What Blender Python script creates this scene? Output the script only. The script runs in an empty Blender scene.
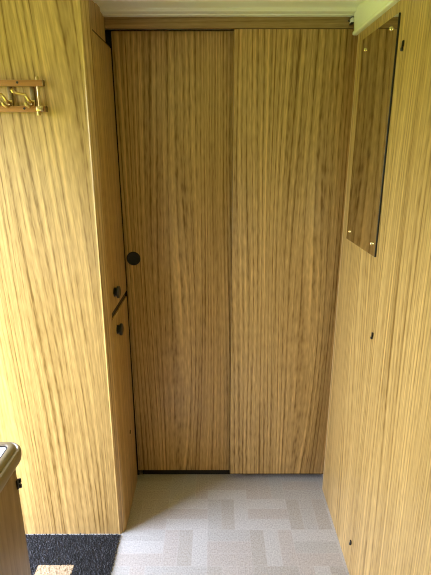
import bpy, bmesh, math, random
from mathutils import Vector, Matrix

C = bpy.context.scene.collection
sc = bpy.context.scene
random.seed(7)

# ------------------------------------------------------------------ helpers
class MB:
    """collects shapes (world coordinates) and links them as one mesh object"""
    def __init__(self):
        self.bm = bmesh.new()

    def _merge(self, tmp, mat_index=0):
        for f in tmp.faces:
            f.material_index = mat_index
        me = bpy.data.meshes.new('tmp')
        tmp.to_mesh(me); tmp.free()
        self.bm.from_mesh(me)
        bpy.data.meshes.remove(me)

    def box(self, x0, x1, y0, y1, z0, z1, bev=0.0, seg=2, mi=0):
        t = bmesh.new()
        bmesh.ops.create_cube(t, size=1.0)
        for v in t.verts:
            v.co = Vector(((x0 + x1) / 2 + v.co.x * (x1 - x0),
                           (y0 + y1) / 2 + v.co.y * (y1 - y0),
                           (z0 + z1) / 2 + v.co.z * (z1 - z0)))
        if bev > 0:
            bmesh.ops.bevel(t, geom=list(t.edges), offset=bev, segments=seg, profile=0.5, affect='EDGES')
        self._merge(t, mi)
        return self

    def prism(self, pts, axis, a, b, bev=0.0, mi=0):
        """pts: 2D outline in the two other axes (order x,y,z minus axis); extruded along axis a..b"""
        t = bmesh.new()
        def mk(p, k):
            c = list(p); c.insert(axis, k); return Vector(c)
        lo = [t.verts.new(mk(p, a)) for p in pts]
        hi = [t.verts.new(mk(p, b)) for p in pts]
        n = len(pts)
        t.faces.new(lo); t.faces.new(hi)
        for i in range(n):
            t.faces.new((lo[i], lo[(i + 1) % n], hi[(i + 1) % n], hi[i]))
        bmesh.ops.recalc_face_normals(t, faces=t.faces)
        if bev > 0:
            bmesh.ops.bevel(t, geom=list(t.edges), offset=bev, segments=2, profile=0.5, affect='EDGES')
        self._merge(t, mi)
        return self

    def lathe(self, prof, origin, direction, seg=28, mi=0):
        """prof: (radius, height) pairs turned around direction from origin"""
        t = bmesh.new()
        d = Vector(direction).normalized()
        q = d.to_track_quat('Z', 'Y')
        o = Vector(origin)
        rings = []
        for r, h in prof:
            if r < 1e-6:
                rings.append([t.verts.new(o + q @ Vector((0, 0, h)))])
            else:
                rings.append([t.verts.new(o + q @ Vector((r * math.cos(2 * math.pi * k / seg), r * math.sin(2 * math.pi * k / seg), h))) for k in range(seg)])
        for A, B in zip(rings, rings[1:]):
            for k in range(seg):
                k2 = (k + 1) % seg
                if len(A) == 1 and len(B) == 1: continue
                if len(A) == 1: t.faces.new((A[0], B[k2], B[k]))
                elif len(B) == 1: t.faces.new((A[k], A[k2], B[0]))
                else: t.faces.new((A[k], A[k2], B[k2], B[k]))
        bmesh.ops.recalc_face_normals(t, faces=t.faces)
        self._merge(t, mi)
        return self

    def tube(self, path, radii, seg=12, mi=0, flat=1.0):
        t = bmesh.new()
        P = [Vector(p) for p in path]
        rings = []
        up = Vector((1, 0, 0))
        for i, p in enumerate(P):
            d = (P[min(i + 1, len(P) - 1)] - P[max(i - 1, 0)]).normalized()
            s = up - d * up.dot(d)
            s.normalize(); w = d.cross(s)
            r = radii[i] if isinstance(radii, (list, tuple)) else radii
            rings.append([t.verts.new(p + s * r * math.cos(2 * math.pi * k / seg) + w * r * flat * math.sin(2 * math.pi * k / seg)) for k in range(seg)])
        for A, B in zip(rings, rings[1:]):
            for k in range(seg):
                t.faces.new((A[k], A[(k + 1) % seg], B[(k + 1) % seg], B[k]))
        t.faces.new(rings[0]); t.faces.new(rings[-1])
        bmesh.ops.recalc_face_normals(t, faces=t.faces)
        self._merge(t, mi)
        return self

    def lean(self, z0, z1, dx, xmax=9.0):
        for v in self.bm.verts:
            if v.co.x < xmax: v.co.x += dx * min(1.0, max(0.0, (v.co.z - z0) / (z1 - z0)))
        return self

    def build(self, name, mats, parent=None, origin=None, smooth=True):
        if not isinstance(mats, (list, tuple)): mats = [mats]
        vs = [v.co for v in self.bm.verts]
        if origin is None:
            lo = Vector([min(v[i] for v in vs) for i in range(3)])
            hi = Vector([max(v[i] for v in vs) for i in range(3)])
            origin = Vector(((lo.x + hi.x) / 2, (lo.y + hi.y) / 2, lo.z))
        origin = Vector(origin)
        for v in self.bm.verts: v.co -= origin
        me = bpy.data.meshes.new(name)
        self.bm.to_mesh(me); self.bm.free()
        for m in mats: me.materials.append(m)
        o = bpy.data.objects.new(name, me); C.objects.link(o)
        if smooth:
            for p in me.polygons: p.use_smooth = True
            try: me.set_sharp_from_angle(angle=math.radians(32))
            except Exception: pass
        o['_w'] = tuple(origin)
        if parent is not None:
            o.parent = parent
            o.location = origin - Vector(parent['_w'])
        else:
            o.location = origin
        return o

def thing(name, loc, label, cat, group=None):
    o = bpy.data.objects.new(name, None); C.objects.link(o)
    o.location = loc; o['_w'] = tuple(loc); o.empty_display_size = 0.05
    return tag(o, label, cat, group)

def tag(o, label, cat, group=None):
    o['label'] = label; o['category'] = cat
    if group: o['group'] = group
    return o

def struct(o):
    o['kind'] = 'structure'; return o

# ------------------------------------------------------------------ materials
class NT:
    def __init__(self, name):
        self.m = bpy.data.materials.new(name); self.m.use_nodes = True
        self.t = self.m.node_tree; self.b = self.t.nodes['Principled BSDF']
    def n(self, kind, **kw):
        x = self.t.nodes.new(kind)
        for k, v in kw.items(): setattr(x, k, v)
        return x
    def l(self, a, b): self.t.links.new(a, b)
    def math(self, op, a, b=None, c=None):
        x = self.n('ShaderNodeMath', operation=op)
        for i, v in enumerate((a, b, c)):
            if v is None: continue
            if isinstance(v, (int, float)): x.inputs[i].default_value = v
            else: self.l(v, x.inputs[i])
        return x.outputs[0]
    def vec(self, x, y, z=0.0):
        c = self.n('ShaderNodeCombineXYZ')
        for i, v in enumerate((x, y, z)):
            if isinstance(v, (int, float)): c.inputs[i].default_value = v
            else: self.l(v, c.inputs[i])
        return c.outputs[0]
    def noise(self, vec, detail=2.0, rough=0.5, dist=0.0):
        x = self.n('ShaderNodeTexNoise')
        x.inputs['Scale'].default_value = 1.0
        x.inputs['Detail'].default_value = detail
        x.inputs['Roughness'].default_value = rough
        x.inputs['Distortion'].default_value = dist
        self.l(vec, x.inputs['Vector'])
        return x.outputs['Fac']
    def ramp(self, fac, stops, const=False):
        r = self.n('ShaderNodeValToRGB')
        if const: r.color_ramp.interpolation = 'CONSTANT'
        e = r.color_ramp.elements
        while len(e) < len(stops): e.new(0.5)
        for i, (p, c) in enumerate(stops):
            e[i].position = p; e[i].color = (*c, 1) if len(c) == 3 else c
        self.l(fac, r.inputs[0])
        return r.outputs[0]
    def xyz(self, which='Object'):
        tc = self.n('ShaderNodeTexCoord'); s = self.n('ShaderNodeSeparateXYZ')
        self.l(tc.outputs[which], s.inputs[0])
        return s.outputs

def plain(name, col, rough=0.5, metal=0.0, spec=0.5):
    k = NT(name)
    k.b.inputs['Base Color'].default_value = (*col, 1)
    k.b.inputs['Roughness'].default_value = rough
    k.b.inputs['Metallic'].default_value = metal
    k.b.inputs['Specular IOR Level'].default_value = spec
    return k.m

def wood(name, off, light, dark, horiz=None, rough=0.36, contrast=1.0):
    """printed oak laminate: wandering growth rings, streaks and fine pores running along v"""
    k = NT(name)
    x, y, z = k.xyz()
    if horiz == 'x': u, v = k.math('ADD', y, z), x
    elif horiz == 'y': u, v = k.math('ADD', x, z), y
    else: u, v = k.math('ADD', x, y), z
    u = k.math('ADD', u, off * 1.37 + 5.0)
    v = k.math('ADD', v, off * 2.11 + 3.0)
    low = k.noise(k.vec(k.math('MULTIPLY', u, 3.2), k.math('MULTIPLY', v, 0.30), off), 1.0, 0.4, 0.0)
    jit = k.noise(k.vec(k.math('MULTIPLY', u, 30), k.math('MULTIPLY', v, 0.8), off + 3), 2, 0.5)
    u = k.math('ADD', u, k.math('MULTIPLY', low, 0.29))      # all the grain follows the same flow lines
    r = k.math('MULTIPLY', u, 62.0)
    r = k.math('ADD', r, k.math('MULTIPLY', jit, 0.6))
    f = k.math('FRACT', r)
    # late wood: sharp on one side, fading on the other
    ring = k.ramp(f, [(0.0, (0.05,) * 3), (0.10, (0.5,) * 3), (0.30, (0.85,) * 3), (0.60, (1,) * 3), (0.86, (0.72,) * 3), (1.0, (0.05,) * 3)])
    rs = k.noise(k.vec(k.math('MULTIPLY', u, 9), k.math('MULTIPLY', v, 0.6), off + 9), 2)
    med = k.noise(k.vec(k.math('MULTIPLY', u, 85), k.math('MULTIPLY', v, 0.7), off + 1), 3, 0.6)
    fine = k.noise(k.vec(k.math('MULTIPLY', u, 190), k.math('MULTIPLY', v, 1.8), off + 2), 2, 0.6)
    fleck = k.noise(k.vec(k.math('MULTIPLY', u, 260), k.math('MULTIPLY', v, 22.0), off + 4), 1, 0.5)
    s = k.math('ADD', k.math('MULTIPLY', ring, 0.40), k.math('MULTIPLY', rs, 0.40))
    s = k.math('ADD', s, k.math('MULTIPLY', med, 1.15))
    s = k.math('ADD', s, k.math('MULTIPLY', fine, 0.75))
    s = k.math('ADD', s, k.math('MULTIPLY', fleck, 0.70))
    s = k.math('SUBTRACT', s, 1.755 - 0.5 / contrast)      # mean lands near the middle of the ramp
    s = k.math('MULTIPLY', s, contrast)
    mid = tuple((a * 0.62 + b * 0.38) for a, b in zip(light, dark))
    col = k.ramp(s, [(0.08, dark), (0.40, mid), (0.70, light), (1.0, tuple(min(1, c * 1.35) for c in light))])
    k.l(col, k.b.inputs['Base Color'])
    k.b.inputs['Roughness'].default_value = rough
    k.b.inputs['Specular IOR Level'].default_value = 0.4
    bp = k.n('ShaderNodeBump'); bp.inputs['Strength'].default_value = 0.12; bp.inputs['Distance'].default_value = 0.002
    k.l(fine, bp.inputs['Height']); k.l(bp.outputs[0], k.b.inputs['Normal'])
    return k.m

LIGHT = (0.505, 0.330, 0.115)
DARK = (0.185, 0.098, 0.018)
W_door = wood('oak_laminate_doors', 1.0, LIGHT, DARK, contrast=1.25)
W_tall = wood('oak_laminate_cupboard', 4.3, LIGHT, DARK, contrast=1.0)
W_side = wood('oak_laminate_cupboard_doors', 7.7, LIGHT, DARK, contrast=1.0)
W_wallA = wood('oak_laminate_wall', 11.2, LIGHT, DARK, contrast=1.0)
W_wallB = wood('oak_laminate_wall_near', 15.9, LIGHT, DARK, contrast=1.0)
W_head = wood('oak_laminate_header', 19.1, (0.40, 0.275, 0.105), (0.24, 0.145, 0.045), horiz='x', contrast=1.1)
W_edge = wood('oak_edge_strip', 23.0, (0.60, 0.43, 0.20), (0.46, 0.31, 0.12), contrast=0.8)
W_kit = wood('brown_oak_laminate', 27.5, (0.34, 0.245, 0.135), (0.20, 0.133, 0.068), contrast=0.9)
W_rack = wood('orange_varnished_wood', 31.0, (0.43, 0.205, 0.062), (0.27, 0.115, 0.032), horiz='x', rough=0.3, contrast=0.8)

BLACK = plain('black_plastic', (0.012, 0.012, 0.012), 0.35)
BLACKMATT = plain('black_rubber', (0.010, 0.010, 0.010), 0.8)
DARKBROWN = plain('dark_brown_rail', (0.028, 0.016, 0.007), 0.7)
ALU = plain('brushed_aluminium', (0.62, 0.62, 0.60), 0.35, 1.0)
CREAM = plain('cream_plastic', (0.87, 0.89, 0.73), 0.42)
WHITEP = plain('white_plastic', (0.85, 0.85, 0.82), 0.35)
WHITELAM = plain('white_laminate', (0.86, 0.86, 0.86), 0.3)
BRASS = plain('aged_brass', (0.62, 0.47, 0.20), 0.28, 1.0)
BRASSB = plain('bright_brass', (0.85, 0.70, 0.36), 0.2, 1.0)
BRONZE = plain('dark_bronze', (0.20, 0.14, 0.06), 0.4, 0.8)
BEIGE = plain('bronze_beige_trim', (0.27, 0.215, 0.12), 0.3)

def ceiling_mat():
    k = NT('cream_ceiling_board')
    x, y, z = k.xyz()
    n = k.noise(k.vec(k.math('MULTIPLY', x, 300), k.math('MULTIPLY', y, 300)), 2)
    k.l(k.ramp(n, [(0.2, (0.86, 0.89, 0.71)), (0.8, (0.88, 0.91, 0.74))]), k.b.inputs['Base Color'])
    k.b.inputs['Roughness'].default_value = 0.6
    return k.m
W_ceil = ceiling_mat()

def floor_mat():
    """vinyl with a basket weave: 1/6 m squares of three strips, turned square by square"""
    k = NT('basket_weave_vinyl')
    x, y, z = k.xyz()
    T = 0.1665
    gx = k.math('DIVIDE', k.math('ADD', x, 0.1985 + T * 60), T)
    gy = k.math('DIVIDE', k.math('SUBTRACT', y, 1.3035 - T * 60), T)
    ix, iy = k.math('FLOOR', gx), k.math('FLOOR', gy)
    fx, fy = k.math('FRACT', gx), k.math('FRACT', gy)
    par = k.math('MODULO', k.math('ADD', ix, iy), 2.0)           # 0: strips run in y, 1: strips run in x
    along = k.math('ADD', k.math('MULTIPLY', fy, k.math('SUBTRACT', 1.0, par)), k.math('MULTIPLY', fx, par))
    across = k.math('ADD', k.math('MULTIPLY', fx, k.math('SUBTRACT', 1.0, par)), k.math('MULTIPLY', fy, par))
    a3 = k.math('MULTIPLY', across, 3.0)
    strip = k.math('FLOOR', a3); fs = k.math('FRACT', a3)
    wn = k.n('ShaderNodeTexWhiteNoise', noise_dimensions='3D')
    k.l(k.vec(ix, iy, strip), wn.inputs['Vector'])
    tint = k.ramp(wn.outputs['Value'], [(0.0, (0.415, 0.388, 0.335)), (0.2, (0.445, 0.41, 0.36)), (0.42, (0.435, 0.422, 0.38)), (0.68, (0.485, 0.472, 0.43)), (0.88, (0.455, 0.42, 0.37))], True)
    # edges of strips
    e1 = k.math('MINIMUM', fs, k.math('SUBTRACT', 1.0, fs))
    e2 = k.math('MULTIPLY', k.math('MINIMUM', along, k.math('SUBTRACT', 1.0, along)), 3.0)
    e = k.math('MINIMUM', e1, e2)
    line = k.ramp(e, [(0.0, (0.72,) * 3), (0.05, (1,) * 3)])
    sp = k.noise(k.vec(k.math('MULTIPLY', x, 190), k.math('MULTIPLY', y, 150)), 3, 0.7)
    spc = k.ramp(sp, [(0.3, (0.72, 0.71, 0.69)), (0.5, (1, 1, 1)), (0.7, (1.25, 1.25, 1.25))])
    mx = k.n('ShaderNodeMix', data_type='RGBA', blend_type='MULTIPLY'); mx.inputs[0].default_value = 1.0
    k.l(tint, mx.inputs[6]); k.l(spc, mx.inputs[7])
    m2 = k.n('ShaderNodeMix', data_type='RGBA', blend_type='MIX')
    k.l(line, m2.inputs[0]); m2.inputs[6].default_value = (0.60, 0.58, 0.54, 1); k.l(mx.outputs[2], m2.inputs[7])
    k.l(m2.outputs[2], k.b.inputs['Base Color'])
    k.b.inputs['Roughness'].default_value = 0.55
    k.b.inputs['Specular IOR Level'].default_value = 0.35
    return k.m
W_floor = floor_mat()

def mirror_mat():
    k = NT('bronzed_mirror_glass')
    k.b.inputs['Base Color'].default_value = (0.76, 0.72, 0.63, 1)
    k.b.inputs['Metallic'].default_value = 1.0
    k.b.inputs['Roughness'].default_value = 0.03
    return k.m
MIRROR = mirror_mat()

def pile_mat(name, a, b):
    k = NT(name)
    x, y, z = k.xyz()
    n = k.noise(k.vec(k.math('MULTIPLY', x, 240), k.math('MULTIPLY', y, 240), k.math('MULTIPLY', z, 100)), 2)
    k.l(k.ramp(n, [(0.35, a), (0.7, b)]), k.b.inputs['Base Color'])
    k.b.inputs['Roughness'].default_value = 0.75
    return k.m
PILE_D = pile_mat('charcoal_mat_loops', (0.010, 0.0105, 0.012), (0.054, 0.055, 0.058))
PILE_T = pile_mat('tan_mat_loops', (0.32, 0.23, 0.12), (0.54, 0.42, 0.26))

# ------------------------------------------------------------------ room shell
XR = 0.4767          # face of the right-hand wall
XL = -0.3566         # face of the cupboard doors on the left
XC = -0.3850         # cupboard carcass side
YF = 1.4508          # front of the tall cupboard
CEIL = 1.892
XO = -1.05           # outside wall on the left

struct(MB().box(-1.1, 0.62, -1.75, 1.98, -0.03, 0.0).build('floor', W_floor, origin=(0, 0, 0)))
struct(MB().box(-1.1, 0.62, -1.75, 1.98, CEIL, CEIL + 0.03).build('ceiling', W_ceil))

# right wall: two laminate panels meeting along the line of the little black fixings
m = MB()
m.box(XR, XR + 0.03, 1.2935, 1.700, 0.0, CEIL, mi=0)
m.box(XR, XR + 0.03, -1.70, 1.2925, 0.0, CEIL, mi=1)
m.box(XR + 0.001, XR + 0.03, 1.2925, 1.2935, 0.0, CEIL, mi=0)
m.box(0.545, 0.60, 1.60, 1.95, 0.0, CEIL, mi=0)
struct(m.build('wall_right', [W_wallA, W_wallB], origin=(0, 0, 0)))
# rounded end strip of the right wall
e = [(XR + 0.0295, 1.699), (XR - 0.0006, 1.699)]
pts = [(XR + 0.030, 1.690), (XR - 0.0008, 1.690)]
for i in range(7):
    a = math.pi + i / 6 * -math.pi / 2
    pts.append((XR - 0.0008 + 0.012 + 0.012 * math.cos(a), 1.6975 + 0.0125 * math.sin(a)))
pts.append((XR + 0.030, 1.710))
struct(MB().prism(pts, 2, 0.0, CEIL).build('trim_1', W_edge))

# wall behind the sliding doors
struct(MB().box(-1.08, 0.60, 1.95, 1.98, 0.0, CEIL).build('wall_back', W_wallB))
# outside wall on the left: entrance doorway beside the mat, window over the kitchen
def wall_with_holes(axis_lo, axis_hi, holes, put):
    cuts = sorted(set([axis_lo, axis_hi] + [h[0] for h in holes] + [h[1] for h in holes]))
    for a, b in zip(cuts, cuts[1:]):
        zs = [(0.0, CEIL)]
        for h in holes:
            if h[0] <= a and b <= h[1]:
                zs = [z for z in [(0.0, h[2]), (h[3], CEIL)] if z[1] - z[0] > 0.001]
        for z0, z1 in zs: put(a, b, z0, z1)
DOORWAY = (0.86, 1.43, 0.03, 1.70)
KWIN = (-0.02, 0.58, 1.05, 1.50)
m = MB(); wall_with_holes(-1.75, 1.98, [DOORWAY, KWIN], lambda a, b, z0, z1: m.box(XO - 0.04, XO, a, b, z0, z1))
struct(m.build('wall_left', W_wallB, origin=(0, 0, 0)))
m = MB(); wall_with_holes(-1.05, 0.60, [], lambda a, b, z0, z1: m.box(a, b, -1.75, -1.71, z0, z1))
struct(m.build('wall_front', W_wallB, origin=(0, 0, 0)))
def frame(name, put, a0, a1, z0, z1, w=0.03):
    mm = MB()
    for q in ((a0, a0 + w, z0, z1), (a1 - w, a1, z0, z1), (a0 + w, a1 - w, z0, z0 + w), (a0 + w, a1 - w, z1 - w, z1)):
        put(mm, *q)
    return struct(mm.build(name, CREAM))
frame('window_1', lambda mm, a, b, z0, z1: mm.box(XO - 0.035, XO - 0.005, a, b, z0, z1, 0.003), *KWIN)

# ceiling strip over the sliding doors, with a raised lip on its rear edge
prof = [(1.690, CEIL), (1.690, 1.886), (1.694, 1.882), (1.722, 1.8815), (1.7235, 1.8785), (1.7455, 1.8785), (1.7475, 1.881), (1.7475, CEIL)]
struct(MB().prism(prof, 0, XC, 0.53).build('trim_2', CREAM))
struct(MB().prism([(1.600, CEIL), (1.602, 1.8875), (1.606, 1.8865), (1.622, 1.8865), (1.626, 1.8875), (1.628, CEIL)], 0, XC, XR).build('trim_3', CREAM))
# sloping cover strip between the right wall and the ceiling
prof = [(XR, CEIL), (XR - 0.016, CEIL), (XR - 0.0155, 1.885), (XR - 0.0105, 1.829), (XR - 0.0140, 1.8275), (XR - 0.0155, 1.8250), (XR - 0.0155, 1.8190), (XR - 0.013, 1.8165), (XR, 1.816)]
struct(MB().prism(prof, 1, -1.70, 1.716).build('trim_4', CREAM))

# ------------------------------------------------------------------ header rail and sliding doors
hd = MB().box(XC + 0.0005, 0.53, 1.748, 1.764, 1.8455, 1.8835, 0.002).box(XC + 0.0005, 0.53, 1.764, 1.82, 1.862, 1.8835).build('door_header', W_head)
tag(hd, 'narrow wooden header board running across above the two sliding doors', 'header')
MB().box(XC + 0.002, 0.525, 1.7645, 1.8185, 1.858, 1.8617).box(XC + 0.002, 0.525, 1.7705, 1.7728, 1.845, 1.858).build('track', ALU, hd)

ld = thing('sliding_door', (-0.13, 1.784, 0.04), 'left wooden sliding door, set behind, with a round black finger pull', 'sliding door', 'sliding doors')
m = MB().box(-0.3533, 0.085, 1.775, 1.791, 0.040, 1.843, 0.0012).lean(0.04, 1.843, -0.0075, 0.0)
m.build('panel', W_door, ld, origin=(-0.13, 1.784, 0.04))
m = MB().lathe([(0.0, 0.0012), (0.0195, 0.0012), (0.0215, 0.0022), (0.0235, 0.0040), (0.0262, 0.0036), (0.0275, 0.0015), (0.0275, -0.004), (0.0, -0.004)], (-0.3245, 1.775, 1.0357), (0, -1, 0), 36)
fp = m.build('finger_pull', BLACKMATT, ld)
fp['label'] = 'round black finger pull'

rd = thing('sliding_door', (0.285, 1.757, 0.04), 'right wooden sliding door, overlapping in front of the other, no handle', 'sliding door', 'sliding doors')
m = MB().box(0.0655, 0.520, 1.750, 1.7655, 0.0402, 1.8435, 0.0012)
m.build('panel', W_door, rd, origin=(0.285 + 0.11, 1.757, 0.11))

# dark recess strip and floor guide behind the doors
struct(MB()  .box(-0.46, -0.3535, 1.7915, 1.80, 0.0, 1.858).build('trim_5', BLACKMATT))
struct(MB().box(-0.338, 0.54, 1.797, 1.815, 0.0, 0.036).build('trim_6', BLACKMATT))

# small white catch on the header by the right wall
ct = thing('door_catch', (0.4565, 1.7475, 1.856), 'tiny white catch with black ends on the header at top right corner', 'catch')
MB().box(0.4560, 0.4645, 1.720, 1.7478, 1.8575, 1.8715, 0.002).build('body', WHITEP, ct)
MB().box(0.4550, 0.4650, 1.7205, 1.7478, 1.8717, 1.8745, 0.0008).build('top_plate', BLACK, ct)
MB().box(0.4550, 0.4650, 1.7205, 1.7478, 1.8535, 1.8573, 0.0008).build('bottom_plate', BLACK, ct)
MB().tube([(0.4560, 1.742, 1.8650), (0.4490, 1.742, 1.8662)], 0.0022).build('pin', BLACK, ct)

# ------------------------------------------------------------------ tall cupboard on the left
tc = thing('tall_cupboard', (-0.71, 1.60, 0.0), 'floor-to-ceiling wooden cupboard on the left, pale front and two narrow side doors', 'cupboard')
R = 0.013
def rounded_post(x_in, y_in, r=R):
    """plan outline of carcass with a rounded front-right corner"""
    p = [(XO + 0.001, 1.7585), (XO + 0.001, YF)]
    for i in range(9):
        a = -math.pi / 2 + i / 8 * math.pi / 2
        p.append((x_in - r + r * math.cos(a), y_in + r + r * math.sin(a)))
    return p
MB().box(XO + 0.001, XL - 0.030, YF, YF + 0.018, 0.0, CEIL).build('front_panel', W_tall, tc, origin=(-0.71, 1.60, 0))
pts = [(XL - 0.0298, YF + 0.018), (XL - 0.0298, YF - 0.0001), (XL - 0.0240, YF - 0.0004), (XL - 0.0205, YF - 0.0022), (XL - 0.0190, YF - 0.0022)]
pts += [(XL - 0.0175, YF - 0.0002), (XL - 0.0160, YF + 0.0010), (XL - 0.0110, YF + 0.0062), (XL - 0.0065, YF + 0.0118), (XL - 0.0030, YF + 0.0175), (XL - 0.0008, YF + 0.0235)]
pts += [(XL, 1.4860), (XL - 0.018, 1.4860), (XL - 0.018, YF + 0.018)]
MB().prism(pts, 2, 0.0, CEIL).build('corner_post', W_tall, tc, origin=(-0.71, 1.60, 0), smooth=False)
MB().box(XC - 0.016, XC, YF + 0.019, 1.745, 0.0, CEIL).build('side_panel', W_side, tc)
MB().box(XC + 0.0003, XL - 0.005, 1.4863, 1.7500, 0.8790, 0.9100).build('middle_rail', DARKBROWN, tc)
MB().box(XC + 0.0003, XL - 0.0190, 1.4863, 1.745, 1.7906, CEIL).build('top_fillet', W_side, tc)
MB().box(XC + 0.0006, XL - 0.0068, 1.4863, 1.7550, 1.7840, 1.7905).build('shadow_line_strip', DARKBROWN, tc)  # dark strip standing in for the shadow line above the upper door
ud = MB().box(XC + 0.0006, XL, 1.4875, 1.7605, 0.9070, 1.7860, 0.0015).lean(0.907, 1.786, -0.0055).build('door', W_side, tc)
lo = MB().box(XC + 0.0006, XL, 1.4875, 1.7605, 0.0, 0.8830, 0.0015).build('door', W_side, tc)
kp = [(0.0, 0.0), (0.0165, 0.0), (0.0165, 0.004), (0.0140, 0.006), (0.0145, 0.008), (0.0200, 0.0095), (0.0222, 0.0120), (0.0222, 0.0170), (0.0205, 0.0190), (0.0140, 0.0198), (0.0125, 0.0190), (0.0, 0.0187)]
for d, y, z in ((ud, 1.546, 0.967), (lo, 1.553, 0.823)):
    MB().lathe(kp, (XL, y, z), (1, 0, 0), 28).build('knob', BLACK, d)
MB().lathe([(0.0, -0.001), (0.0085, -0.001), (0.0085, 0.0014), (0.0070, 0.0020), (0.0055, 0.0010), (0.0, 0.0010)], (XL, 1.660, 0.320), (1, 0, 0), 20).build('hole_cap', BLACKMATT, lo)

# ------------------------------------------------------------------ coat rack on the cupboard front
cr = thing('coat_rack', (-0.70, YF, 1.56), 'small wooden coat rack with brass hooks on the pale cupboard front', 'coat rack')
yw = YF - 0.001
for z, xe in ((1.6325, -0.4960), (1.5625, -0.4945)):
    r = MB().box(-0.930, xe, yw - 0.022, yw - 0.006, z - 0.0085, z + 0.0085, 0.003).build('rail', W_rack, cr)
    r0 = MB()
    r0.box(xe - 0.0008, xe + 0.0028, yw - 0.0215, yw - 0.0065, z - 0.008, z + 0.008, 0.0015)
    r0.build('end_cap', BRONZE, r)
    for x in ((-0.568, -0.85) if z > 1.6 else (-0.556, -0.85)):
        MB().lathe([(0, 0.0), (0.0036, 0.0), (0.0032, 0.0014), (0.0012, 0.0018), (0, 0.0014)], (x, yw - 0.0218, z + 0.001), (0, -1, 0), 14).build('screw', BLACK, r)
for x in (-0.513, -0.905):
    rod = MB().tube([(x, yw - 0.014, 1.546), (x, yw - 0.014, 1.646)], 0.0042, 14)
    rod.lathe([(0, 0), (0.0045, 0.001), (0.0045, 0.006), (0.003, 0.008), (0, 0.009)], (x, yw - 0.014, 1.643), (0, 0, 1), 14)
    rod.build('rod', BRASS, cr)
    MB().box(x - 0.006, x + 0.014, yw - 0.0300, yw - 0.0222, 1.5555, 1.5695, 0.0015).box(x - 0.004, x + 0.004, yw - 0.0312, yw - 0.0235, 1.5440, 1.5555, 0.001).build('bracket', BRASS, cr)
def hook(x):
    b = MB().box(x - 0.0065, x + 0.0065, yw - 0.0055, yw, 1.556, 1.640, 0.001).build('back_strip', BRONZE, cr)
    m = MB()
    # long upper prong
    m.tube([(x, yw - 0.005, 1.5800), (x - .001, yw - 0.020, 1.5805), (x - .003, yw - 0.031, 1.5850), (x - .005, yw - 0.036, 1.5930), (x - .008, yw - 0.042, 1.5985), (x - .016, yw - 0.052, 1.6000),
            (x - .024, yw - 0.064, 1.6005), (x - .029, yw - 0.071, 1.6040), (x - .031, yw - 0.075, 1.6090)],
           [0.0042, 0.0042, 0.0042, 0.0040, 0.0038, 0.0038, 0.0040, 0.0050, 0.0042], 10)
    # short lower prong
    m.tube([(x, yw - 0.005, 1.5740), (x - .002, yw - 0.016, 1.5690), (x - .006, yw - 0.026, 1.5680), (x - .010, yw - 0.032, 1.5730), (x - .013, yw - 0.034, 1.5795)],
           [0.0042, 0.0042, 0.0042, 0.0050, 0.0040], 10)
    m.box(x - 0.006, x + 0.006, yw - 0.0085, yw - 0.0050, 1.566, 1.588, 0.001)
    m.build('hook', BRASS, cr)
for i in range(6): hook(-0.5345 - i * 0.0655)

# ------------------------------------------------------------------ wall mirror
mr = MB().box(XR - 0.0058, XR - 0.0002, 1.3245, 1.6270, 1.1430, 1.7845, 0.0008, 1)
tag(mr.build('wall_mirror', [MIRROR, BLACK], origin=(XR, 1.473, 1.143)), 'tall frameless mirror screwed to the right wall beside the sliding doors', 'mirror')
mo = bpy.data.objects['wall_mirror']
for p in mo.data.polygons:                       # polished dark rim, silvered face
    p.material_index = 0 if abs(p.normal.x) > 0.95 else 1
    p.use_smooth = False
for y, z in ((1.371, 1.757), (1.590, 1.748), (1.594, 1.174), (1.359, 1.177)):
    m = MB()
    m.lathe([(0, 0), (0.0062, 0.0), (0.0062, 0.0012), (0.0050, 0.0035), (0.0032, 0.0050), (0.0, 0.0058)], (XR - 0.0059, y, z), (-1, 0, 0), 20)
    m.build('screw_cap', BRASSB, mo)

# ------------------------------------------------------------------ small black fixings on the right wall
for z, lab in ((1.699, 'small black metal fixing on the right wall beside the mirror, topmost of three'),
               (0.907, 'small black metal fixing halfway up the right wall, below the mirror'),
               (0.123, 'small black metal fixing low on the right wall just above the floor')):
    t = thing('wall_fixing', (XR, 1.2934, z - 0.02), lab, 'fixing', 'black fixings in a row on the right wall')
    MB().box(XR - 0.0045, XR, 1.2800, 1.2885, z - 0.002, z + 0.0125, 0.001).build('plate', BLACK, t)
    MB().lathe([(0, 0), (0.0048, 0), (0.0048, 0.003), (0.0035, 0.005), (0, 0.0055)], (XR, 1.2890, z - 0.0065), (-1, 0, 0), 16).build('screw', BLACK, t)

# ------------------------------------------------------------------ kitchen unit and worktop, lower left
kc = thing('kitchen_cabinet', (-0.72, 0.2, 0.0), 'brown wooden kitchen cabinet in the lower left corner, only its edge in view', 'cabinet')
MB().box(XO + 0.002, -0.4055, -0.45, 0.787, 0.0, 0.8345, 0.002).build('body', W_kit, kc, origin=(-0.72, 0.2, 0))
lt = MB().box(-0.4055, -0.4015, 0.7775, 0.7868, 0.782, 0.803, 0.001).lathe([(0, 0), (0.003, 0), (0.003, 0.0075), (0.0022, 0.0085), (0, 0.0085)], (-0.4010, 0.7860, 0.794), (0, 0, 1), 12).lathe([(0, 0), (0.003, 0), (0.003, 0.0075), (0.0022, 0.0085), (0, 0.0085)], (-0.4010, 0.7860, 0.7815), (0, 0, 1), 12)
lt.build('hinge', BLACK, kc)
wt = MB()
x1, y1 = -0.4205, 0.798     # inner edge of the trim
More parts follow.
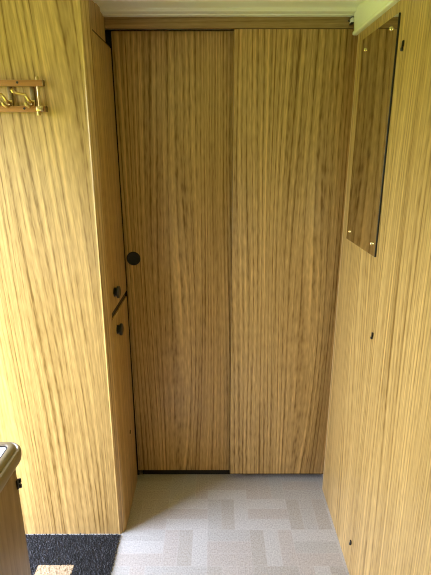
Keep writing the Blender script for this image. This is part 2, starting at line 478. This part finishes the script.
# white surface with a rounded corner
def corner_path(d, r0=0.008, n=10):
    """points around the outer edge at offset d from the white surface: aisle side, corner, far side, with normals"""
    r = r0 + d
    cx, cy = x1 - r0, y1 - r0
    pts = [(x1 + d, -0.45)]
    for i in range(n + 1):
        a = i / n * math.pi / 2
        pts.append((cx + r * math.cos(a), cy + r * math.sin(a)))
    pts.append((XO + 0.002, y1 + d))
    return pts
wt.prism(corner_path(0.0) + [(XO + 0.002, -0.45)], 2, 0.836, 0.8695)
wo = wt.build('worktop', WHITELAM, origin=(-0.72, 0.2, 0.836))
tag(wo, 'white kitchen worktop with a rounded beige edge in the lower left corner', 'worktop')
prof = [(0.0012, 0.8350), (0.0012, 0.8705), (0.0030, 0.8730), (0.0075, 0.8735), (0.0120, 0.8722), (0.0150, 0.8690), (0.0163, 0.8655), (0.0176, 0.8650), (0.0200, 0.8662), (0.0228, 0.8655), (0.0250, 0.8625),
        (0.0260, 0.8570), (0.0256, 0.8480), (0.0235, 0.8400), (0.0195, 0.8355), (0.0170, 0.8350)]
def sweep(profile):
    t = bmesh.new()
    rows = []
    for d, z in profile:
        rows.append([t.verts.new((px, py, z)) for px, py in corner_path(d)])
    n = len(profile)
    for i in range(n):
        A, B = rows[i], rows[(i + 1) % n]
        for k in range(len(A) - 1):
            t.faces.new((A[k], A[k + 1], B[k + 1], B[k]))
    bmesh.ops.recalc_face_normals(t, faces=t.faces)
    mm = MB(); mm._merge(t); return mm
sweep(prof).build('edge_trim', BEIGE, wo)
sweep([(-0.0012, 0.8690), (-0.0012, 0.8703), (0.0013, 0.8706), (0.0013, 0.8690)]).build('seal', BLACKMATT, wo)

# ------------------------------------------------------------------ door mat
mat = thing('door_mat', (-0.66, 1.16, 0.0), 'black looped door mat with a tan block on the floor at the lower left', 'mat')
MX0, MX1, MY0, MY1 = -1.0, -0.372, 0.86, 1.443
MB().box(MX0, MX1 - 0.004, MY0 + 0.004, MY1 - 0.002, 0.0005, 0.006, 0.001).build('backing', BLACKMATT, mat)
pb = MB().box(-0.641, -0.512, 1.058, 1.302, 0.0055, 0.0085, 0.001)
def tuft(t, x, y, h, r):
    dx, dy = random.uniform(-.004, .004), random.uniform(-.004, .004)
    a = random.uniform(0, 2)
    lo = [t.verts.new((x + r * math.cos(a + k * 2.0944), y + r * math.sin(a + k * 2.0944), 0.004)) for k in range(3)]
    mi = [t.verts.new((x + dx * .6 + r * .95 * math.cos(a + .5 + k * 2.0944), y + dy * .6 + r * .95 * math.sin(a + .5 + k * 2.0944), h * .75)) for k in range(3)]
    tp = t.verts.new((x + dx, y + dy, h))
    for k in range(3):
        t.faces.new((lo[k], lo[(k + 1) % 3], mi[(k + 1) % 3], mi[k]))
        t.faces.new((mi[k], mi[(k + 1) % 3], tp))
td, tt = bmesh.new(), bmesh.new()
st = 0.0064
ny = int((MY1 - MY0) / st); nx = int((MX1 - MX0) / st)
for j in range(ny):
    for i in range(nx):
        x = MX0 + (i + .5 + .5 * (j % 2)) * st + random.uniform(-.0012, .0012)
        y = MY0 + (j + .3) * st + random.uniform(-.0012, .0012)
        if x > MX1 + .002: continue
        tan = -0.64 < x < -0.513 and 1.06 < y < 1.300
        tuft(tt if tan else td, x, y, random.uniform(.0090, .0125), .0034)
for t, nm, mt, lb in ((td, 'pile', PILE_D, None), (tt, 'pattern_block', PILE_T, 'tan block of pile')):
    bmesh.ops.recalc_face_normals(t, faces=t.faces)
    mm = pb if lb else MB(); mm._merge(t)
    o = mm.build(nm, mt, mat, smooth=False)
    if lb: o['label'] = lb

for o in C.objects:
    if '_w' in o: del o['_w']

# ------------------------------------------------------------------ light: daylight through the doorway and windows
w = bpy.data.worlds.new('daylight'); sc.world = w; w.use_nodes = True
nt = w.node_tree; nt.nodes.clear()
tcn = nt.nodes.new('ShaderNodeTexCoord'); sp = nt.nodes.new('ShaderNodeSeparateXYZ')
rp = nt.nodes.new('ShaderNodeValToRGB'); mp = nt.nodes.new('ShaderNodeMapRange')
bg = nt.nodes.new('ShaderNodeBackground'); out = nt.nodes.new('ShaderNodeOutputWorld')
nt.links.new(tcn.outputs['Generated'], sp.inputs[0])
mp.inputs[1].default_value = -1; mp.inputs[2].default_value = 1
nt.links.new(sp.outputs[2], mp.inputs[0]); nt.links.new(mp.outputs[0], rp.inputs[0])
e = rp.color_ramp.elements
e[0].position = 0.0; e[0].color = (0.15, 0.19, 0.04, 1)
e[1].position = 1.0; e[1].color = (0.84, 0.98, 1.42, 1)
for p, c in ((0.47, (0.255, 0.31, 0.075)), (0.53, (0.75, 0.80, 0.90)), (0.62, (0.98, 1.05, 1.34))):
    x = e.new(p); x.color = (*c, 1)
nt.links.new(rp.outputs[0], bg.inputs[0]); bg.inputs[1].default_value = 18.8
nt.links.new(bg.outputs[0], out.inputs[0])

def portal(name, loc, rot, sx, sy):
    l = bpy.data.lights.new(name, 'AREA'); l.shape = 'RECTANGLE'; l.size = sx; l.size_y = sy
    l.cycles.is_portal = True
    o = bpy.data.objects.new(name, l); C.objects.link(o); o.location = loc; o.rotation_euler = rot
H = math.pi / 2
portal('doorway_daylight', (XO - 0.02, sum(DOORWAY[:2]) / 2, sum(DOORWAY[2:]) / 2), (0, -H, 0), DOORWAY[3] - DOORWAY[2], DOORWAY[1] - DOORWAY[0])
portal('kitchen_window_daylight', (XO - 0.02, sum(KWIN[:2]) / 2, sum(KWIN[2:]) / 2), (0, -H, 0), KWIN[3] - KWIN[2], KWIN[1] - KWIN[0])

# ------------------------------------------------------------------ camera
cam = bpy.data.cameras.new('camera'); co = bpy.data.objects.new('camera', cam); C.objects.link(co)
cam.sensor_fit = 'HORIZONTAL'; cam.sensor_width = 36.0; cam.lens = 457.9 / 431 * 36.0
cam.clip_start = 0.02
pitch, yaw, roll = 0.2901, -0.0005, 0.0006
F = Vector((-math.sin(yaw) * math.cos(pitch), math.cos(yaw) * math.cos(pitch), -math.sin(pitch)))
Rv = Vector((math.cos(yaw), math.sin(yaw), 0)); Dv = F.cross(Rv)
R2 = math.cos(roll) * Rv + math.sin(roll) * Dv
D2 = -math.sin(roll) * Rv + math.cos(roll) * Dv
co.matrix_world = Matrix(((R2.x, -D2.x, -F.x, 0), (R2.y, -D2.y, -F.y, 0), (R2.z, -D2.z, -F.z, 1.4451), (0, 0, 0, 1)))
sc.camera = co

sc.view_settings.view_transform = 'Standard'
sc.view_settings.look = 'None'
sc.view_settings.gamma = 1.0
sc.view_settings.use_curve_mapping = False
sc.view_settings.exposure = 0.0
sc.cycles.use_denoising = True
sc.cycles.denoising_prefilter = 'NONE'
sc.cycles.filter_width = 1.1
sc.cycles.max_bounces = 12
sc.cycles.diffuse_bounces = 8
